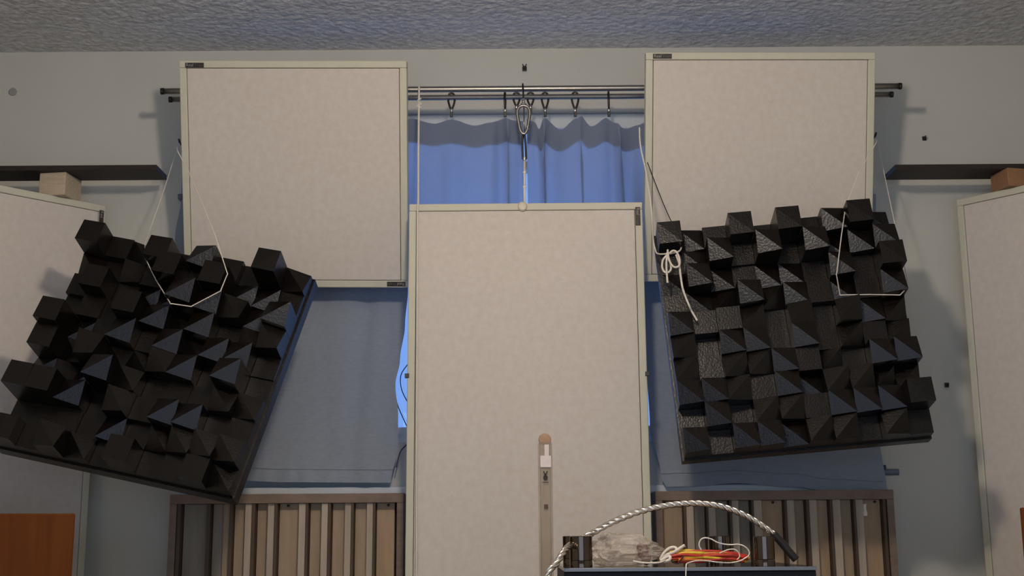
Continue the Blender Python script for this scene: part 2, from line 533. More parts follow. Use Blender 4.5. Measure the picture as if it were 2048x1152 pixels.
# corner panels standing across the two corners
def corner(label, near_wall, tip, tags, H):
    a, b_ = Vector(near_wall), Vector(tip)
    d = (b_ - a).normalized()
    W = 0.60
    e = a + d * W
    l, r_ = (e, a) if e.x < a.x else (a, e)
    R = rot_from(r_ - l, (0, 0, 1))
    c = (l + r_) / 2 + E3
    c.z = H / 2
    return panel('corner_panel', label, W, H, 0.05, c, R, tags, 'tall panels across the room corners')
HC = 0.902 + EYE
corner('tall cream panel across the left corner, partly behind the left black diffuser', (-1.123, 3.33, 0), (-1.329, 3.114, 0),
       [(0.3 - 0.012, HC / 2 - 0.040, math.pi / 2)], HC)
corner('tall cream panel across the right corner, cut by the right picture edge', (1.232, 3.33, 0), (1.361, 3.183, 0), [], HC)

# ------------------------------------------------------------------ planks and blocks over the corner panels
zs_ = 0.966 + EYE
box('plank', (-1.60, 3.20, zs_), (-0.950, 3.30, zs_ + 0.014), M['plank'], None, 0.001,
    label='dark brown plank lying level near the left corner panel', cat='plank', group='dark planks over the corner panels')
box('plank', (1.028, 3.20, zs_ - 0.014), (1.70, 3.30, zs_), M['plank'], None, 0.001,
    label='dark brown plank lying level near the right corner panel', cat='plank', group='dark planks over the corner panels')
def block(label, cx, cy, rz, sx, sy, z0, z1, mt):
    o = box('wood_block', (-sx / 2, -sy / 2, 0), (sx / 2, sy / 2, z1 - z0), mt, None, 0.002, label=label, cat='block',
            group='blocks under the dark planks')
    o.location = (cx, cy, z0); o.rotation_euler = (0, 0, rz)
pL = pix(100, 370, 3.20)
block('pale wooden block between left dark plank and corner panel', pL.x + 0.005, 3.262, math.radians(-8), 0.075, 0.09, HC, zs_, M['pine'])
pR = pix(2025, 355, 3.20)
block('warm brown block between right dark plank and corner panel', pR.x + 0.012, 3.235, math.radians(12), 0.075, 0.08, HC, zs_ - 0.014, M['pine_dark'])

# ------------------------------------------------------------------ curtain rods, hooks, carabiner
yf, yr = 3.165, 3.245
a, b_ = pix(325, 181, yf), pix(1800, 174, yf)
zf = (a.z + b_.z) / 2
def rod(name, x0, x1, y, z, r, label):
    root = empty(name, (x0, y, z), label, 'curtain rod', 'curtain rods over the window')
    n = 20
    tube('pole', [Vector(((x1 - x0) * i / n, 0, 0)) for i in range(n + 1)], r, M['steel'], root, 16)
    for x in (0, x1 - x0):
        lathe('end_cap', [(r * 1.12, -0.004), (r * 1.12, 0.004)], M['dark_steel'], root, 16).matrix_local = \
            Matrix.Translation((x, 0, 0)) @ Matrix.Rotation(math.pi / 2, 4, 'Y')
    for x in (0.12, x1 - x0 - 0.12):
        tube('bracket', [Vector((x, 0, -r)), Vector((x, 0.03, -r - 0.004)), Vector((x, WY - y, -r - 0.004))], 0.004, M['dark_steel'], root, 8)
    return root
rod('curtain_rod', a.x, b_.x, yf, zf, 0.0080, 'thicker steel curtain rod in front, longer at both ends')
c_, d_ = pix(341, 199, yr), pix(1783, 189, yr)
zr = (c_.z + d_.z) / 2
rod('curtain_rod', c_.x, d_.x, yr, zr, 0.0075, 'rear steel curtain rod that carries the curtain hooks')

def hook(px, label, side=False, ybot=236):
    """spring clip hook hung over the rear rod"""
    top = pix(px, 190, yr); bot = pix(px, ybot, yr)
    root = empty('curtain_hook', (top.x, yr, zr), label, 'hook', 'hooks on the rear curtain rod')
    L = zr + 0.012 - bot.z
    w = 0.011
    pts = []
    for k in range(25):
        t = 2 * math.pi * k / 24
        s = (1 - math.cos(t)) / 2          # 0 top .. 1 bottom
        wd = w * math.sin(t) * (1.15 - 0.75 * s)
        pts.append(Vector((wd, 0, 0.0125 - s * L * 0.66)) if not side else Vector((wd * 0.12, wd * 1.0, 0.0125 - s * L * 0.66)))
    tube('ring', spline(pts[:-1], 2, True), 0.0029, M['dark_steel'], root, 8, True)
    z0 = 0.0125 - L * 0.66
    lathe('swivel', [(0.0035, z0 + 0.002), (0.0042, z0 - 0.004), (0.0028, z0 - 0.008)], M['chrome'], root, 12)
    box('clip', (-0.004, -0.003, z0 - 0.022), (0.004, 0.003, z0 - 0.007), M['dark_steel'], root, 0.001)
hook(903, 'pear shaped curtain hook alone at the left of the gap')
hook(1010, 'curtain hook seen edge on, left of the big carabiner', True)
hook(1033, 'curtain hook half hidden by the left side of the big carabiner', False, 226)
hook(1061, 'curtain hook half hidden by the right side of the big carabiner', False, 226)
hook(1090, 'pear shaped curtain hook just right of the big carabiner')
hook(1150, 'pear shaped curtain hook second from the right end')
hook(1217, 'curtain hook seen edge on, farthest right', True)

# big carabiner on a strap over the front rod
cx = pix(1047, 230, yf - 0.02)
car = empty('carabiner', cx, 'large steel carabiner hanging in the middle of the rod', 'carabiner')
prof = [(0.0, 0.026), (0.011, 0.022), (0.0165, 0.010), (0.0150, -0.010), (0.0095, -0.040), (0.004, -0.0505), (0.0, -0.052),
        (-0.004, -0.0505), (-0.0095, -0.040), (-0.0150, -0.010), (-0.0165, 0.010), (-0.011, 0.022)]
tube('body', spline([Vector((x, 0, z)) for x, z in prof], 5, True), 0.0042, M['steel'], car, 10, True)
tube('gate', [Vector((0.0015, 0, 0.022)), Vector((0.001, -0.002, -0.02)), Vector((0.0022, 0, -0.046))], 0.0020, M['steel'], car, 8)
lathe('gate_nut', [(0.0042, -0.004), (0.0042, 0.004)], M['chrome'], car, 12).location = (0.0102, 0, -0.036)
swz = cx.z
hk = [Vector((0, 0.036, zf - swz + 0.004)), Vector((-0.001, 0.030, zf - swz + 0.0125)), Vector((-0.001, 0.020, zf - swz + 0.0135)),
      Vector((-0.001, 0.008, zf - swz + 0.006)), Vector((0, 0.002, zf - swz - 0.018)), Vector((0, 0, 0.036))]
tube('rod_hook', spline(hk, 5), 0.0024, M['dark_steel'], car, 8)
lathe('swivel', [(0.0035, 0.046), (0.0048, 0.042), (0.0040, 0.034), (0.0080, 0.031), (0.0080, 0.027), (0.003, 0.025)], M['chrome'], car, 16)
# dark strap below the carabiner, then a white band for the sky gap's glow
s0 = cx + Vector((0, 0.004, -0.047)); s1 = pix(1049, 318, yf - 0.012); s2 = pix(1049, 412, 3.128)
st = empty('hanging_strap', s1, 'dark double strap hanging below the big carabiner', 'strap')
for dx in (-0.0042, 0.0042):
    tube('strap_band', spline([s0 - s1 + Vector((dx * 0.5, 0, 0)), (s0 - s1) * 0.5 + Vector((dx, 0, 0)), Vector((dx, 0, 0))], 5), 0.0030, M['sleeve'], st, 8, ratio=0.6)
lathe('buckle', [(0.006, -0.004), (0.006, 0.004)], M['chrome'], st, 12)
tube('gap_glow_band', [Vector((0, 0, 0)), s2 - s1], 0.0030, M['white_wire'], st, 10)  # white band added to brighten the strip of sky in the curtain gap
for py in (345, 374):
    lathe('gap_glow_lump', [(0.002, -0.005), (0.0048, -0.002), (0.0048, 0.002), (0.002, 0.005)], M['white_wire'], st, 14).location = (s2 - s1) * ((py - 318) / (412 - 318))  # white lumps imitate the bright spots along that gap

# ------------------------------------------------------------------ curtains
def sheet(name, fn, nu, nv, mt, parent=None, **kw):
    V = [fn(i / nu, j / nv) for j in range(nv + 1) for i in range(nu + 1)]
    Fc = [(j * (nu + 1) + i, j * (nu + 1) + i + 1, (j + 1) * (nu + 1) + i + 1, (j + 1) * (nu + 1) + i) for j in range(nv) for i in range(nu)]
    return mesh_obj(name, V, Fc, mt, parent, smooth=True, **kw)

def lerp(a, b, t): return a + (b - a) * t
def interp(tab, x):
    if x <= tab[0][0]: return tab[0][1]
    for (x0, y0), (x1, y1) in zip(tab, tab[1:]):
        if x <= x1:
            t = (x - x0) / (x1 - x0); t = t * t * (3 - 2 * t)
            return y0 + (y1 - y0) * t
    return tab[-1][1]

def upper_curtain(label, x_left, x_right, tops, folds, seed, lean):
    c = empty('curtain', pix((x_left + x_right) / 2, 240, yr), label, 'curtain', 'thin curtains in the gap over the tall panel')
    o = Vector(c.location)
    zb = EYE + 0.70
    def pt(u, v, off=0.0, vmax=1.0):
        px = lerp(x_left, x_right, u)
        ztop = pix(px, interp(tops, px), yr).z
        v2 = v * vmax
        z = lerp(ztop, zb, v2)
        x = pix(px, 240, yr).x
        t = (ztop - z)
        mpp = (pix(px + 1, 240, yr).x - x)
        y = yr + 0.004 + 0.17 * max(0, t - 0.03)
        for fx, amp, wd, k in folds:
            q = (px - fx - k * t * 400) / (wd * (1 + 1.2 * t))
            ease = min(1, 0.25 + t * 6)
            y -= amp * ease * math.exp(-q * q)
            if amp > 0.015:                       # cloth doubles back on itself at the deeper pleats
                x -= 1.7 * wd * mpp * ease * q * math.exp(-q * q)
                y += 0.010 * ease * q * math.exp(-q * q)
        y += 0.0022 * noise.noise(Vector((px * 0.03, z * 7, seed)))
        x += lean * t * (1 if False else 0)
        y = max(y, yf + 0.035)
        return Vector((x, y + off, z)) - o
    sheet('cloth', lambda u, v: pt(u, v), 150, 60, M['curtain_thin'], c)
    sheet('hem', lambda u, v: pt(u, v, 0.0025, 0.160), 150, 8, M['hem'], c)
    return c

upper_curtain('thin blue curtain in the gap, left of the big carabiner', 775, 1046.5,
              [(775, 240), (820, 236), (868, 247), (903, 238), (950, 251), (980, 245), (1008, 236), (1030, 240), (1047, 240)],
              [(1000, -0.018, 10, 0.0), (1016, 0.028, 10, 0.0), (903, -0.008, 14, 0), (868, 0.012, 28, 0), (950, 0.012, 30, 0), (1043, -0.015, 8, 0), (985, 0.010, 12, -0.05)], 1.0, 0)
upper_curtain('thin blue curtain in the gap, right of the big carabiner', 1053.0, 1330,
              [(1052, 238), (1068, 242), (1075, 258), (1084, 240), (1092, 236), (1122, 258), (1147, 238), (1165, 232), (1185, 252), (1213, 235), (1232, 246), (1250, 256), (1275, 249), (1300, 238), (1330, 246)],
              [(1088, 0.030, 16, 0.02), (1070, -0.020, 9, 0.0), (1108, -0.016, 10, 0), (1160, 0.026, 20, 0.04), (1130, 0.006, 12, 0), (1200, 0.010, 18, 0),
               (1222, -0.02, 9, 0.05), (1238, 0.018, 10, 0.1), (1262, -0.022, 12, 0.0)], 2.0, 0)

def lower_curtain(label, L, Rr, top_z, hemline, wrinkle, seed, ybase):
    c = empty('curtain', (pix((L[0][1] + Rr[0][1]) / 2, 700, ybase)), label, 'curtain', 'heavier curtains below the upper panels')
    o = Vector(c.location)
    def pt(u, v):
        # v 0 top .. 1 bottom, in photo rows between 380 and the hem
        py = None
        pxm = lerp(interp(L, 700), interp(Rr, 700), u)
        yb = interp(hemline, pxm)
        py = lerp(top_z, yb, v)
        px = lerp(interp(L, py), interp(Rr, py), u)
        P = pix(px, py, ybase)
        y = ybase
        for fx0, fx1, amp, wd in wrinkle:
            q = (px - lerp(fx0, fx1, v)) / wd
            y -= amp * math.exp(-q * q)
        y += 0.004 * noise.noise(Vector((px * 0.012, py * 0.006, seed)))
        if v > 0.9:
            y += 0.0022 * math.sin(px * 0.16 + 1.5 * noise.noise(Vector((px * 0.02, 0, seed)))) * (v - 0.9) * 10
        y -= 0.046 * max(0, (v - 0.6) / 0.4) ** 2
        return Vector((P.x, min(y, WY - 0.006), P.z)) - o
    cl = sheet('cloth', pt, 110, 70, M['curtain'], c)
    # stitched hem line
    line = []
    for i in range(111):
        p = pt(i / 110, 0.955)
        line.append(p + Vector((0, -0.001, 0)))
    tube('hem_seam', line, 0.0009, M['curtain'], cl, 5)
    return c

lower_curtain('blue grey curtain hanging between the left diffuser and the tall panel',
              [(385, 364), (480, 350), (970, 318)], [(385, 822), (580, 816), (650, 810), (720, 800), (770, 791), (830, 797), (900, 797), (960, 786), (970, 784)],
              388, [(318, 972), (480, 962), (600, 966), (790, 967)],
              [(700, 690, 0.006, 60), (755, 700, -0.010, 18), (560, 540, 0.005, 70), (640, 655, -0.004, 20), (450, 430, 0.006, 60)], 3.0, 3.352)
lower_curtain('blue grey curtain hanging behind the right black diffuser',
              [(385, 1288), (560, 1288), (700, 1291), (850, 1299), (950, 1318), (990, 1332)], [(385, 1752), (700, 1757), (880, 1756), (970, 1764), (990, 1768)],
              388, [(1296, 975), (1340, 974), (1440, 968), (1560, 975), (1640, 986), (1768, 992)],
              [(1330, 1350, 0.012, 22), (1420, 1430, -0.006, 40), (1600, 1610, 0.008, 60), (1700, 1720, -0.004, 30)], 5.0, 3.352)
# thin wires in front of the glass beside the tall panel
def wire(name, pts, r, mt, label, cat, group=None, n=8, sides=8):
    P = spline(pts, n)
    base = P[0].copy()
    return tube(name, [p - base for p in P], r, mt, None, sides, label=label, cat=cat, group=group), base
def place(t):
    t[0].location = t[1]
    return t[0]
place(wire('window_wire', [pix(816, 728, 3.36), pix(802, 750, 3.365), pix(803, 778, 3.365), pix(816, 806, 3.36)], 0.0014, M['cable_dark'], 'thin dark wire curving in the blue gap, upper loop', 'wire', 'wires behind the left curtain'))
place(wire('window_wire', [pix(790, 792, 3.368), pix(797, 815, 3.365), pix(808, 840, 3.365), pix(818, 862, 3.36)], 0.0014, M['cable_dark'], 'thin dark wire crossing the blue gap below the loop', 'wire', 'wires behind the left curtain'))
place(wire('window_wire', [pix(818, 885, 3.36), pix(803, 900, 3.345), pix(797, 915, 3.335), pix(792, 935, 3.33)], 0.0016, M['cable_dark'], 'short dark wire at the low end of the blue gap', 'wire', 'wires behind the left curtain'))

# ------------------------------------------------------------------ slatted wooden diffusers
def slat_diffuser(label, x0, x1, cuts, px0, px1, seed):
    zt = EYE + 0.108
    yfr, ybk = 3.24, 3.32
    W = x1 - x0
    root = empty('slat_diffuser', ((x0 + x1) / 2, (yfr + ybk) / 2, 0), label, 'diffuser', 'slatted wooden diffusers under the window')
    ox, oy = root.location.x, root.location.y
    def b(nm, a0, a1, y0, z0, z1, mt, y1=ybk - 0.008, bev=0.0012, **kw):
        return box(nm, (a0 - ox, y0 - oy, z0), (a1 - ox, y1 - oy, z1), mt, root, bev, **kw)
    sd = 0.018
    b('back_board', x0 + sd, x1 - sd, ybk - 0.008, 0.02, zt - 0.022, M['fin'], ybk, 0)
    b('frame_rail', x0, x1, yfr, zt - 0.024, zt, M['slat_frame'], ybk)
    b('frame_rail', x0, x1, yfr, 0.0, 0.024, M['slat_frame'], ybk)
    b('frame_stile', x0, x0 + sd, yfr + 0.001, 0.024, zt - 0.024, M['slat_frame'], ybk)
    b('frame_stile', x1 - sd, x1, yfr + 0.001, 0.024, zt - 0.024, M['slat_frame'], ybk)
    r = random.Random(seed)
    for (c0, c1, kind) in cuts:
        a0 = x0 + W * (c0 - px0) / (px1 - px0)
        a1 = x0 + W * (c1 - px0) / (px1 - px0)
        if kind == 'd':
            b('fin', a0, a1, yfr + 0.004, 0.024, zt - 0.024, M['fin'], bev=0.0006)
        else:
            dep = {'s': 0.030, 'l': 0.009, 'm': 0.020, 'g': 0.034}[kind]
            mt = {'l': M['slats'][3], 'g': M['slats'][0]}.get(kind) or M['slats'][r.choice((1, 1, 2))]
            b('slat', a0, a1, yfr + dep + r.uniform(-0.003, 0.003), 0.024, zt - 0.024, mt)
    for fx in (0.045, 0.5, 0.93):
        lathe('screw', [(0.0035, -0.001), (0.0035, 0.002), (0.002, 0.003)], M['dark_plastic'], root, 12,
              (x0 + W * fx - ox, yfr + 0.026 - oy, zt - 0.030), 'y')
    return root
k7 = 860 / 2048
def c7(L): return [(a * k7, b_ * k7, t) for a, b_, t in L]
cutsL = c7([(838, 856, 'd'), (858, 978, 'g'), (980, 998, 'd'), (1000, 1052, 'g'), (1054, 1088, 'm'), (1090, 1104, 'd'), (1106, 1160, 's'), (1162, 1194, 'l'),
            (1196, 1212, 'd'), (1214, 1268, 's'), (1270, 1303, 'l'), (1305, 1319, 'd'), (1321, 1418, 's'), (1420, 1453, 'l'), (1455, 1467, 'd'),
            (1469, 1527, 's'), (1529, 1560, 'l'), (1562, 1575, 'd'), (1577, 1638, 's'), (1640, 1671, 'l'), (1673, 1685, 'd'), (1687, 1744, 's'),
            (1746, 1776, 'l'), (1778, 1788, 'd'), (1790, 1876, 's')])
slat_diffuser('slatted wooden diffuser at the bottom, left of the tall panel', -0.884, -0.282, cutsL, 802 * k7, 1925 * k7, 4)
k6 = 550 / 2031
def c6(L): return [(1270 + a * k6, 1270 + b_ * k6, t) for a, b_, t in L]
cutsR = c6([(204, 354, 's'), (356, 374, 'd'), (376, 430, 'l'), (432, 520, 'g'), (522, 534, 'd'), (536, 590, 'l'), (592, 690, 'g'), (692, 708, 'd'),
            (710, 760, 'l'), (762, 850, 'g'), (852, 868, 'd'), (870, 930, 'l'), (932, 1092, 's'), (1094, 1112, 'd'), (1114, 1170, 'l'), (1172, 1252, 's'),
            (1254, 1276, 'd'), (1278, 1334, 'l'), (1336, 1424, 's'), (1426, 1446, 'd'), (1448, 1506, 'l'), (1508, 1596, 's'), (1598, 1616, 'd'),
            (1618, 1674, 'l'), (1676, 1812, 's'), (1814, 1836, 'd')])
sr = slat_diffuser('slatted wooden diffuser at the bottom right, behind the amplifier', 0.365, 0.978, cutsR, 1270 + 150 * k6, 1270 + 1895 * k6, 9)
tp = pix(1727, 1020, 3.262)
wt = lathe('white_peg', [(0.006, 0.0), (0.0065, 0.008), (0.0042, 0.014), (0.004, 0.026), (0.0055, 0.030)], M['white_wire'], None, 14,
           label='small white peg on the right slatted diffuser', cat='peg')
wt.location = (tp.x, 3.250, tp.z - 0.015)

# ------------------------------------------------------------------ black skyline diffusers
DR_T = """T080 A000 F020 T095 F000 T100 F020 A070 T100 A020
F005 A000 A090 F030 A110 F000 A100 A005 A055 A075
A010 A080 A030 F020 A000 A005 F010 A065 F020 T100
F020 A000 B005 A085 B000 A040 F030 A005 F030 A065
A065 F045 F060 B060 F000 B060 F005 B060 A030 B000
B060 F005 A065 A065 F005 A065 F010 B030 F020 B000
B060 F040 B060 B060 A065 F045 B000 F000 A065 A065
A065 A065 B060 F040 A065 A010 B060 B060 B000 B000
F005 A065 F005 B060 B060 F045 A065 A065 A065 T100
A065 F010 A065 A065 A030 B060 B060 F010 B060 F030"""
DL_T = """T085 F025 B000 T070 F000 A075 F020 F000 T105 B030
B005 F000 B030 F020 F105 F030 F100 A010 A005 F010
F015 F080 F005 A005 A000 A110 A075 B060 A010 A080
F000 F030 F020 F100 A060 B010 A065 F005 B020 B060
T100 A005 F030 A075 F020 A065 B020 A065 A065 F005
T075 B020 B090 B035 B020 B065 A065 F005 A095 F000
A010 B005 A000 A105 B060 F010 F020 F020 B050 B035
T100 T100 A065 F000 B070 F030 A065 A065 F010 F020
F000 F010 F020 F005 A030 F010 B025 B050 B060 B060
T060 F020 B075 B030 F000 F075 F005 F020 F050 B030"""
S = 0.576
NB = 10
def skyline(label, pos, rot, table, mirror):
    R = Matrix(rot)
    root = empty('skyline_diffuser', Vector(pos) + E3, label, 'diffuser', 'black block diffusers hung on cords', R)
    box('base_board', (-S / 2 - 0.004, 0, -S / 2 - 0.004), (S / 2 + 0.004, 0.034, S / 2 + 0.004), M['black_wood'], root, 0.0)
    rows = [r_.split() for r_ in table.strip().split('\n')]
    cell = S / NB
    cache = {}
    g = 0.0004
    for i in range(NB):
        for j in range(NB):
            t, h = rows[i][j][0], int(rows[i][j][1:]) / 1000 + 0.012
            if t in 'AB': h = max(h, 0.030)
            key = (t, round(h, 3))
            if key not in cache:
                s = cell / 2 - g
                dip = {'A': 0.020, 'B': 0.020, 'T': 0.002, 'F': 0.0}[t]
                dip = min(dip if mirror or t != 'A' else 0.014, h * 0.8)
                # corner order: TL, TR, BR, BL (x, z)
                cor = [(-s, s), (s, s), (s, -s), (-s, -s)]
                # ridge diagonal: right diffuser A/T -> TL-BR, B -> TR-BL ; mirrored on the left one
                d1 = t in 'AT'
                if mirror: d1 = not d1
                hi_idx = (0, 2) if d1 else (1, 3)
                V = [(x, 0.0, z) for x, z in cor] + [(x, -(h if k in hi_idx else h - dip), z) for k, (x, z) in enumerate(cor)]
                Fc = [(0, 1, 2, 3)] + [(k, (k + 1) % 4, 4 + (k + 1) % 4, 4 + k) for k in range(4)]
                if dip == 0: Fc.append((4, 5, 6, 7))
                elif d1: Fc += [(4, 6, 7), (4, 5, 6)]
                else: Fc += [(5, 7, 4), (5, 6, 7)]
                me = bpy.data.meshes.new('block')
                me.from_pydata(V, [], Fc)
                bm = bmesh.new(); bm.from_mesh(me)
                bmesh.ops.recalc_face_normals(bm, faces=bm.faces)
                bm.to_mesh(me); bm.free()
                me.materials.append(M['black_wood'])
                cache[key] = me
            o = bpy.data.objects.new('block', cache[key])
            put(o, root)
            o.location = (-S / 2 + (j + 0.5) * cell, 0.0, S / 2 - (i + 0.5) * cell)
    return root, R, Vector(pos) + E3

dr, DRR, DRP = skyline('black wooden block diffuser hung on the right, cord tied in a bow',
                       (0.6704, 2.9938, 0.4778), [[0.99519, 0.07024, -0.06826], [-0.05682, 0.9817, 0.18174], [0.07978, -0.17699, 0.98097]], DR_T, False)
dl, DLR, DLP = skyline('black wooden block diffuser hung askew on the left',
                       (-0.8349, 2.9246, 0.411), [[0.97038, 0.04117, 0.23804], [-0.11713, 0.94199, 0.31455], [-0.21128, -0.33311, 0.91891]], DL_T, True)

def dpix(R, P, x, y, h):
    """photo pixel -> point on the plane h in front of a diffuser's base board"""
    d = fw + rt * ((x - 1024) / F) + up * ((576 - y) / F)
    n = R @ Vector((0, -1, 0))
    q = P + n * h
    return cam_pos + d * ((q - cam_pos).dot(n) / d.dot(n))

# cords that hang them
hkL = pix(358, 286, 3.30); hkR = pix(1752, 274, 3.30)
def joint(pts, r, name, label, cat, mt=M['cord'], n=6, group='white hanging cords'):
    return place(wire(name, pts, r, mt, label, cat, group, n))
def soft(pts):
    # duplicate points to keep corners fairly tight
    out = []
    for i, p in enumerate(pts):
        out.append(p)
        if i < len(pts) - 1:
            out.append(p.lerp(pts[i + 1], 0.12)); out.append(p.lerp(pts[i + 1], 0.88))
    return out
L = lambda x, y, h: dpix(DLR, DLP, x, y, h)
cordL = [pix(359, 287, 3.300), pix(354, 294, 3.20), pix(355, 302, 3.105), pix(378, 345, 3.075), pix(400, 398, 3.0), L(430, 470, 0.125), L(455, 548, 0.120), L(441, 582, 0.105), L(382, 613, 0.10),
         L(341, 607, 0.11), L(312, 560, 0.06), L(290, 515, 0.045), L(290, 486, 0.02), pix(299, 462, 3.10), pix(328, 380, 3.20), pix(357, 288, 3.302)]
joint(soft(cordL), 0.0013, 'rope_sling', 'white cord looped around blocks of the left diffuser', 'cord')
Rr_ = lambda x, y, h: dpix(DRR, DRP, x, y, h)
cordR = [pix(1751, 276, 3.300), pix(1754, 281, 3.10), pix(1752, 286, 3.045), pix(1716, 350, 2.98), Rr_(1691, 415, 0.07), Rr_(1683, 470, 0.10), Rr_(1673, 550, 0.085), Rr_(1680, 590, 0.055),
         Rr_(1740, 589, 0.07), Rr_(1800, 590, 0.075), Rr_(1812, 578, 0.06), Rr_(1815, 560, -0.02), pix(1790, 450, 3.12), pix(1768, 345, 3.22), pix(1753, 276, 3.302)]
joint(soft(cordR), 0.0013, 'rope_sling', 'white cord looped around blocks at upper right of the right diffuser', 'cord')
# bow cord on the right diffuser's first block
k5 = 120 / 691
def q(x, y, h): return Rr_(1300 + x * k5, 440 + y * k5, h)
kc = empty('bow_cord', q(195, 385, 0.085), 'thick white cord tied in a bow at the right diffuser corner', 'cord', 'white hanging cords')
ko = Vector(kc.location)
def kt(nm, pts, r=0.0026):
    tube(nm, [p - ko for p in spline(pts, 8)], r, M['cord'], kc, 8)
kt('cord_run', [pix(1279, 255, 3.042), pix(1281, 292, 3.042), pix(1293, 350, 3.02), pix(1303, 420, 2.98), q(35, 200, 0.05), q(55, 320, 0.05), q(75, 378, 0.055), q(110, 392, 0.075), q(165, 392, 0.09), q(195, 385, 0.095)], 0.0020)
kt('cord_run', [q(195, 392, 0.09), q(270, 380, 0.09), q(330, 362, 0.085), q(355, 335, 0.07), q(362, 290, 0.03)], 0.0022)
kt('bow_loop', [q(205, 345, 0.098), q(195, 400, 0.102), q(150, 460, 0.10), q(140, 540, 0.10), q(165, 595, 0.10), q(205, 605, 0.10), q(240, 570, 0.10), q(235, 500, 0.10), q(205, 430, 0.102), q(215, 380, 0.104)])
kt('bow_loop', [q(205, 370, 0.102), q(215, 440, 0.106), q(250, 520, 0.104), q(300, 545, 0.104), q(340, 515, 0.104), q(335, 430, 0.104), q(300, 365, 0.104), q(260, 355, 0.104), q(225, 385, 0.106)])
kt('cord_tail', [q(205, 385, 0.100), q(190, 470, 0.104), q(190, 560, 0.104), q(195, 640, 0.102), q(203, 725, 0.10)])
kt('cord_tail', [q(300, 400, 0.098), q(335, 500, 0.096), q(350, 620, 0.092), q(375, 780, 0.09), q(415, 900, 0.088), q(455, 995, 0.086), q(480, 1050, 0.075), q(545, 1160, 0.074)])
# thin second line from behind up to the panel
joint([pix(1295, 325, 3.105), pix(1312, 370, 3.07), pix(1330, 415, 3.05), pix(1346, 450, 3.03)], 0.0012, 'rope_sling', 'thin grey line slanting to the top of the right diffuser', 'cord', M['dark_steel'])
# long vertical cord beside the tall panel
V0 = pix(838, 176, yf - 0.012)
pts = [pix(836.5, 196, yf + 0.010), pix(838, 178, yf + 0.013), pix(838, 172, yf), pix(838, 178, yf - 0.012), pix(838, 200, yf - 0.020), pix(837, 300, 3.115), pix(836.5, 400, 3.092), pix(835, 440, 3.088),
       pix(834, 700, 3.088), pix(833, 900, 3.085), pix(832.5, 1160, 3.082), Vector((pix(832.5, 1160, 3.082).x, 3.08, 0.62))]
lc = joint(pts, 0.0027, 'long_cord', 'long white cord running down over the left edge of the tall panel', 'cord')
kp = pix(839, 206, yf - 0.022) - lc.location
tube('knot', spline([kp + Vector((0.003 * math.cos(t * 1.3) * (1 + t * 0.1), -0.004 * math.sin(t), 0.012 - t * 0.0028)) for t in range(10)], 6), 0.0026, M['cord'], lc, 8)

# ------------------------------------------------------------------ small things on the wall
def wall_hook(px, py, label, s=1.0, y=WY):
    p = pix(px, py, y)
    root = empty('wall_hook', p, label, 'hook', 'small dark wall fixings')
    box('plate', (-0.0065 * s, -0.004, -0.0075 * s), (0.0065 * s, 0, 0.0065 * s), M['dark_plastic'], root, 0.0015)
    tube('peg', spline([Vector((0, -0.004, 0)), Vector((0, -0.012, -0.002)), Vector((0, -0.015, 0.004))], 4), 0.0025 * s, M['dark_steel'], root, 8)
    return root
wh = wall_hook(1049, 138, 'small dark hook on the wall above the middle of the rods')
for sx in (-1, 1):
    tube('prong', [Vector((sx * 0.002, -0.004, 0.004)), Vector((sx * 0.0055, -0.006, 0.013))], 0.0015, M['dark_plastic'], wh, 8)
wall_hook(1848, 277, 'small dark hook on the wall right of the upper right panel', 0.9)
wall_hook(1893, 770, 'small dark hook on the wall right of the right diffuser', 0.9)
for (hx, hy, lb_) in ((358, 283, 'dark hook that holds the left diffuser cord'), (1752, 270, 'dark hook behind the upper right panel for the diffuser cord')):
    e_ = pix(hx, hy, 3.298)
    hb = empty('wall_hook', (e_.x, WY, e_.z), lb_, 'hook', 'small dark wall fixings')
    box('plate', (-0.006, -0.004, -0.007), (0.006, 0, 0.006), M['dark_plastic'], hb, 0.0015)
    tube('arm', [Vector((0, -0.004, 0)), Vector((0, 3.305 - WY, 0)), Vector((0, 3.296 - WY, 0.006))], 0.003, M['dark_steel'], hb, 8)
cp = pix(362, 394, 3.352)
box('curtain_pin', (-0.008, -0.008, -0.008), (0.006, WY - 3.352, 0.008), M['blue_plastic'], None, 0.003, label='small grey pin holding the left curtain corner', cat='pin').location = cp
dp = pix(26, 184, WY)
gd = lathe('wall_disc', [(0.0115, 0), (0.0115, 0.003), (0.0095, 0.0045)], M['grey_disc'], None, 28, (0, 0, 0), 'y', label='round grey disc on the wall at far left', cat='disc')
gd.location = dp
tb = pix(1752, 946, WY)
tbo = empty('tie_back', tb, 'grey blue curtain holdback peg on the wall by the right curtain', 'holdback')
tube('peg', spline([Vector((-0.010, 0.0, 0.0)), Vector((-0.004, -0.030, 0.001)), Vector((0.02, -0.04, 0.0)), Vector((0.048, -0.042, 0.0))], 6), [0.012] * 10 + [0.0085] * 9, M['blue_plastic'], tbo, 12)
lathe('rosette', [(0.016, 0), (0.016, 0.005), (0.010, 0.009)], M['blue_plastic'], tbo, 20, (-0.008, 0, 0), 'y')
box('pin', (0.006, -0.055, 0.006), (0.013, -0.030, 0.019), M['cable_dark'], tbo, 0.003)

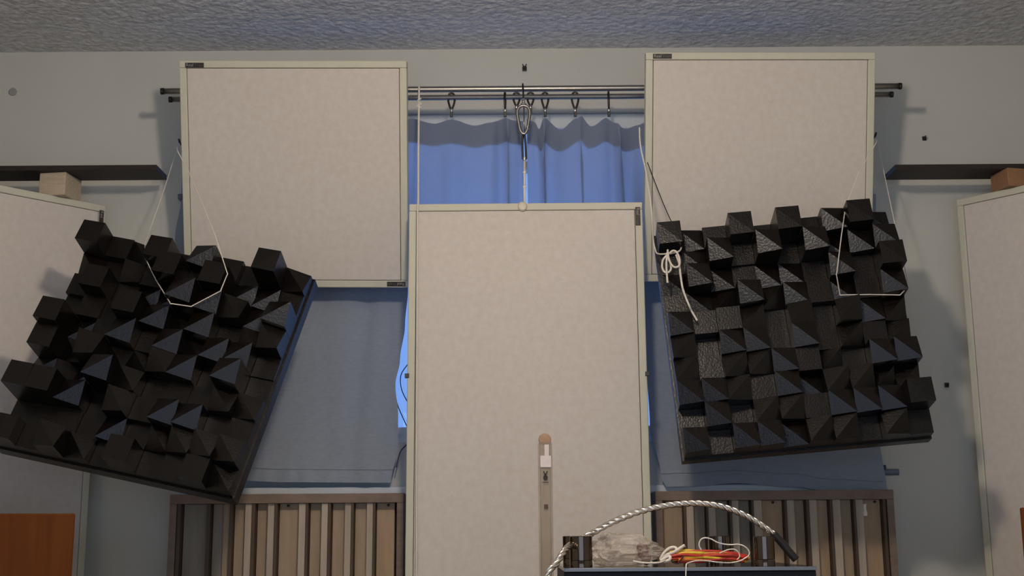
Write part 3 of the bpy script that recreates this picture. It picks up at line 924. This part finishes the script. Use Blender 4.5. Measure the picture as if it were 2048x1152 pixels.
# ------------------------------------------------------------------ speakers (only their corners show)
def speaker(label, corner, side, ang):
    """corner: upper inner front corner; side -1 left, +1 right; toed in towards the listener"""
    W_, D_ = 0.28, 0.30
    ca, sa = math.cos(ang), math.sin(ang)
    lx, ly = -side * W_ / 2, -D_ / 2             # inner front corner in local coordinates
    r_ = empty('speaker', (corner.x - (ca * lx - sa * ly), corner.y - (sa * lx + ca * ly), 0), label, 'speaker',
               'wooden speaker cabinets at the picture edges', Matrix.Rotation(ang, 3, 'Z'))
    w, d, ztop = W_ / 2, D_ / 2, corner.z
    box('cabinet', (-w, -d, 0.02), (w, d, ztop), M['cherry'], r_, 0.003)
    box('plinth', (-w + 0.01, -d + 0.01, 0), (w - 0.01, d - 0.01, 0.02), M['black_metal'], r_)
    box('baffle', (-w + 0.008, -d - 0.004, 0.03), (w - 0.008, -d, ztop - 0.6), M['black_metal'], r_, 0.002)
    for k, zz in enumerate((0.25, 0.42)):
        lathe('driver', [(0.07, 0.0), (0.07, 0.006), (0.05, 0.004), (0.02, 0.001)], M['dark_plastic'], r_, 28, (0, -d - 0.004, zz), 'y')
    return r_
speaker('cherry wood speaker cabinet at the lower left picture corner', pix(151, 1027, 2.62), -1, math.radians(22))
speaker('cherry wood speaker cabinet just showing at the lower right edge', pix(2039, 1015, 2.62), 1, math.radians(-24))

# ------------------------------------------------------------------ packaged dowel standing before the tall panel
yd = 2.62
dt = pix(1092, 866, yd); dw = pix(1093, 1150, yd)
dow = empty('packaged_dowel', (dw.x, yd, 0), 'pale wooden dowel in a clear sleeve standing before the tall panel', 'dowel')
hd = dt.z
wd = 0.0138
pz = lambda y: pix(1092, y, yd).z
box('stick', (-wd * 0.82, -0.008, 0), (wd * 0.82, 0.008, hd - 0.013), M['dowel'], dow, 0.004)
lathe('end_knob', [(wd * 0.9, -0.009), (wd * 0.97, 0.0), (wd * 0.9, 0.009), (wd * 0.4, 0.0105)], M['dowel_end'], dow, 28, (0, 0, hd - wd), 'y')
sl = box('plastic_sleeve', (-wd * 1.06, -0.0115, 0.01), (wd * 1.06, 0.0115, pz(884)), M['sleeve_film'], dow, 0.004)
box('printed_label', (-wd * 0.75, -0.0128, pz(935)), (wd * 0.85, -0.0118, pz(912)), M['label_white'], dow, 0.0)
box('printed_label', (-wd * 0.1, -0.0128, pz(912)), (wd * 0.55, -0.0118, pz(890)), M['label_white'], dow, 0.0)
em = empty  # emblem: two short horns over a round body with a line below
def flat(nm, pts, mt, par, yy=-0.0125):
    n_ = len(pts)
    V = [(x, yy, z) for x, z in pts] + [(x, yy + 0.0006, z) for x, z in pts]
    Fc = [tuple(range(n_)), tuple(range(n_, 2 * n_))] + [(i, (i + 1) % n_, n_ + (i + 1) % n_, n_ + i) for i in range(n_)]
    return mesh_obj(nm, V, Fc, mt, par)
ze = pz(954)
flat('emblem', [(0.0048 * math.cos(t * math.pi / 8), ze - 0.002 + 0.0058 * math.sin(t * math.pi / 8)) for t in range(16)], M['print'], dow)
flat('emblem', [(-0.0052, ze + 0.0115), (-0.003, ze + 0.012), (0.0008, ze + 0.004), (-0.0012, ze + 0.0025)], M['print'], dow)
flat('emblem', [(0.0052, ze + 0.0115), (0.003, ze + 0.012), (-0.0008, ze + 0.004), (0.0012, ze + 0.0025)], M['print'], dow)
flat('emblem', [(-0.0065, ze - 0.0125), (0.0065, ze - 0.0125), (0.0065, ze - 0.0108), (-0.0065, ze - 0.0108)], M['print_brown'], dow)
zq = pz(1013)
flat('square_print', [(-0.0035, zq - 0.005), (0.0045, zq - 0.005), (0.0045, zq + 0.004), (-0.0035, zq + 0.004)], M['print_brown'], dow)

# ------------------------------------------------------------------ amplifier with its tube covers, on a rack
ya, yab = 2.10, 2.43
aL, aR = pix(1128, 1133, ya), pix(1632, 1136, ya)
za = (aL.z + aR.z) / 2
ax0, ax1 = aL.x, aR.x
amp = empty('amplifier', ((ax0 + ax1) / 2, (ya + yab) / 2, za - 0.15), 'black amplifier with bright top edge at the bottom of the picture', 'amplifier')
aw, ad = (ax1 - ax0) / 2, (yab - ya) / 2
box('body', (-aw, -ad, 0.012), (aw, ad, 0.144), M['black_metal'], amp, 0.002)
box('top_plate', (-aw, -ad - 0.001, 0.144), (aw, ad, 0.150), M['amp_top'], amp, 0.0008)
box('front_edge', (-aw, -ad - 0.004, 0.1438), (aw, -ad - 0.001, 0.1502), M['silver'], amp, 0.0008, label='bright silver front edge')
for fx in (-1, 1):
    for fy in (-1, 1):
        lathe('foot', [(0.018, 0), (0.018, 0.012)], M['dark_plastic'], amp, 16, (fx * (aw - 0.04), fy * (ad - 0.04), 0))
lathe('volume_knob', [(0.02, 0), (0.02, 0.02), (0.017, 0.022)], M['silver'], amp, 28, (0, -ad, 0.06), 'y')
def cover(px, yy, r_):
    p = pix(px, 1090, yy)
    c = Vector((p.x, yy, 0)) - Vector((amp.location.x, amp.location.y, 0))
    h = EYE + 0.0 - za + (-0.001)
    zt = pix(px, 1072, 2.14).z - amp.location.z
    o = lathe('tube_cover', [(r_, 0.162), (r_, zt - 0.001), (r_ - 0.0015, zt)], M['gunmetal'], amp, 40, (c.x, c.y, 0))
    lathe('base_ring', [(r_ * 0.99, 0.1502), (r_ * 0.99, 0.160), (r_ * 0.94, 0.162)], M['gunmetal'], o, 40, (c.x, c.y, 0))
cover(1162, 2.135, 0.0190)
cover(1148, 2.30, 0.0205)
cover(1528, 2.135, 0.0175)
cover(1440, 2.30, 0.0210)
rack = empty('audio_rack', (amp.location.x, amp.location.y, 0), 'dark audio rack below the picture that carries the amplifier', 'rack')
zt_ = amp.location.z
for zz in (0.12, 0.52, zt_):
    box('shelf', (-aw - 0.04, -ad - 0.02, zz - 0.025), (aw + 0.04, ad + 0.02, zz), M['plank'], rack, 0.002)
for fx in (-1, 1):
    for fy in (-1, 1):
        gaps = [(0, 0.095), (0.12, 0.495), (0.52, zt_ - 0.025)]
        for g0, g1 in gaps:
            box('leg', (fx * (aw + 0.015) - 0.015, fy * (ad - 0.01) - 0.015, g0), (fx * (aw + 0.015) + 0.015, fy * (ad - 0.01) + 0.015, g1), M['black_metal'], rack, 0.002)

# braided silver cable
def braided(path, r0, turns_per_m, root):
    T, N = frames(path)
    Ls = [0.0]
    for p0, p1 in zip(path, path[1:]): Ls.append(Ls[-1] + (p1 - p0).length)
    tube('core', path, r0 * 0.62, M['braid_core'], root, 8)
    for s in range(3):
        pp = []
        for i, p in enumerate(path):
            a = 2 * math.pi * (Ls[i] * turns_per_m + s / 3)
            pp.append(p + (N[i] * math.cos(a) + T[i].cross(N[i]) * math.sin(a)) * r0 * 0.52)
        tube('strand', pp, r0 * 0.56, M['braid'], root, 7)
yc = 2.20
cab = [(1092, 1160, 2.05), (1112, 1128, 2.06), (1132, 1098, 2.085), (1150, 1085, 2.16), (1180, 1069, 2.2), (1230, 1042, yc), (1290, 1020, yc), (1350, 1009, yc), (1400, 1007, yc),
       (1450, 1015, yc), (1500, 1036, yc), (1548, 1068, yc)]
cabp = [pix(*t) for t in cab]
cabp = [Vector((cabp[0].x - 0.03, 2.04, 0.95)), ] + cabp
cb = empty('braided_cable', cabp[-1], 'braided silver cable arching over the amplifier with a black end', 'cable')
o_ = Vector(cb.location)
braided(spline([p - o_ for p in cabp], 26), 0.0054, 26, cb)
end = [pix(1546, 1066, yc) - o_, pix(1562, 1084, yc) - o_, pix(1578, 1103, yc) - o_, pix(1592, 1119, yc) - o_]
tube('end_sleeve', spline(end, 5), 0.0068, M['sleeve'], cb, 14, label='black end sleeve')

# clear bag with a sachet in it
ybg = 2.22
bgc = pix(1256, 1096, ybg)
bag = empty('plastic_bag', (bgc.x, ybg, za), 'crumpled clear plastic bag lying on the amplifier', 'bag')
bm = bmesh.new()
bmesh.ops.create_icosphere(bm, subdivisions=5, radius=1)
for v in bm.verts:
    n1 = noise.noise(v.co * 1.7 + Vector((3, 1, 7))) * 0.30 + (abs(noise.noise(v.co * 3.5)) - 0.2) * 0.42
    c = v.co * (1 + n1)
    x = c.x * 0.058 + (0.006 if c.x > 0 else -0.006)
    z = c.z * 0.029
    sk = 1 - 0.45 * max(0, c.x)
    v.co = Vector((x, c.y * 0.038, max(0.0006, 0.024 + z * sk * (1.05 - 0.2 * c.x))))
me = bpy.data.meshes.new('bag_film'); bm.to_mesh(me); bm.free()
me.materials.append(M['bag'])
put(bpy.data.objects.new('bag_film', me), bag)
bm = bmesh.new()
bmesh.ops.create_icosphere(bm, subdivisions=3, radius=1)
for v in bm.verts:
    k = 1 + 0.35 * noise.noise(v.co * 2.2)
    v.co = Vector((v.co.x * 0.011 * k + 0.028 - v.co.z * 0.005, v.co.y * 0.008 * k, 0.023 + v.co.z * 0.021 * k))
me = bpy.data.meshes.new('sachet'); bm.to_mesh(me); bm.free()
me.materials.append(M['sachet'])
put(bpy.data.objects.new('sachet', me), bag, label='brown pink sachet')
box('white_strip', (-0.022, -0.012, 0.004), (0.014, -0.004, 0.0065), M['white_wire'], bag, 0.001)

# bundle of red and yellow wires
yw = 2.16
wb0 = pix(1420, 1112, yw)
bun = empty('wire_bundle', (wb0.x, yw, za), 'bundle of red and yellow wires on the amplifier', 'wire bundle')
bo = Vector(bun.location)
r2 = random.Random(21)
for k in range(14):
    mt = [M['red'], M['yellow'], M['red'], M['orange'], M['yellow'], M['red'], M['orange']][k % 7]
    pts = []
    n_ = 7
    ph = r2.uniform(0, 6.28)
    xs0, xs1 = 1338 + r2.uniform(0, 26), 1478 + r2.uniform(-10, 22)
    for i in range(n_):
        t = i / (n_ - 1)
        px = lerp(xs0, xs1, t)
        lvl = (k % 5) / 4.0
        py = lerp(1121, 1104 + 3 * t, lvl) + 3.2 * math.sin(ph + t * 5) + (3 if i in (0, n_ - 1) else 0)
        py = min(py, 1123)
        pts.append(pix(px, py, yw + 0.004 * (k % 6) + 0.003 * math.sin(ph + 3 * t)) - bo)
    tube('wire_strand', spline(pts, 6), 0.0027, mt, bun, 8)
tube('cord_tie', spline([pix(x, y, yw - 0.004) - bo for x, y in ((1340, 1117), (1346, 1124), (1356, 1127), (1362, 1119), (1368, 1112))], 5), 0.0011, M['sleeve'], bun, 6)

# white wire: thin loops over the bundle, along the front, down the amplifier
k2 = 310 / 2048
def w2(x, y, Y=2.15): return pix(1330 + x * k2, 1030 + y * k2, Y)
wpts = [w2(480, 465), w2(450, 400), w2(470, 330), w2(530, 302), w2(610, 318), w2(690, 360), w2(780, 385), w2(880, 392), w2(970, 388), w2(1050, 415), w2(1105, 470),
        w2(1110, 530), w2(1050, 575), w2(980, 610), w2(850, 632), w2(700, 625, 2.135), w2(560, 606, 2.13), w2(430, 604, 2.12), w2(330, 625, 2.11),
        w2(285, 648, 2.098), w2(278, 700, 2.092), w2(275, 806, 2.090), w2(272, 900, 2.090)]
wr = joint(wpts, 0.0011, 'white_wire', 'thin white wire looping over the bundle and down the amplifier front', 'wire', M['white_wire'], 8, 'white wires on the amplifier')
wpts2 = [w2(720, 505), w2(780, 478), w2(850, 455), w2(920, 455), w2(970, 495), w2(985, 550), w2(950, 590)]
joint(wpts2, 0.0009, 'white_wire', 'small pale wire loop at the right end of the bundle', 'wire', M['white_wire'], 8, 'white wires on the amplifier')
rp = empty('white_rope', w2(90, 560, 2.18), 'short coil of white rope between bag and red bundle', 'rope', 'white wires on the amplifier')
ro = Vector(rp.location)
def rope(pts, r_=0.0027):
    tube('rope_turn', spline([p - ro for p in pts], 7), r_, M['cord'], rp, 8)
rope([w2(-60, 590, 2.18), w2(-10, 500, 2.18), w2(60, 440, 2.18), w2(130, 430, 2.18), w2(160, 470, 2.175), w2(110, 530, 2.17), w2(30, 560, 2.17), w2(-30, 600, 2.165)])
rope([w2(-20, 560, 2.17), w2(40, 520, 2.165), w2(110, 495, 2.165), w2(180, 450, 2.165), w2(235, 415, 2.17), w2(262, 400, 2.17)])
rope([w2(-60, 610, 2.16), w2(0, 570, 2.16), w2(60, 545, 2.16), w2(60, 590, 2.155), w2(-20, 620, 2.15)])
rope([w2(-420, 610, 2.15), w2(-300, 630, 2.14), w2(-160, 634, 2.135), w2(-60, 625, 2.14), w2(0, 600, 2.15)], 0.0016)
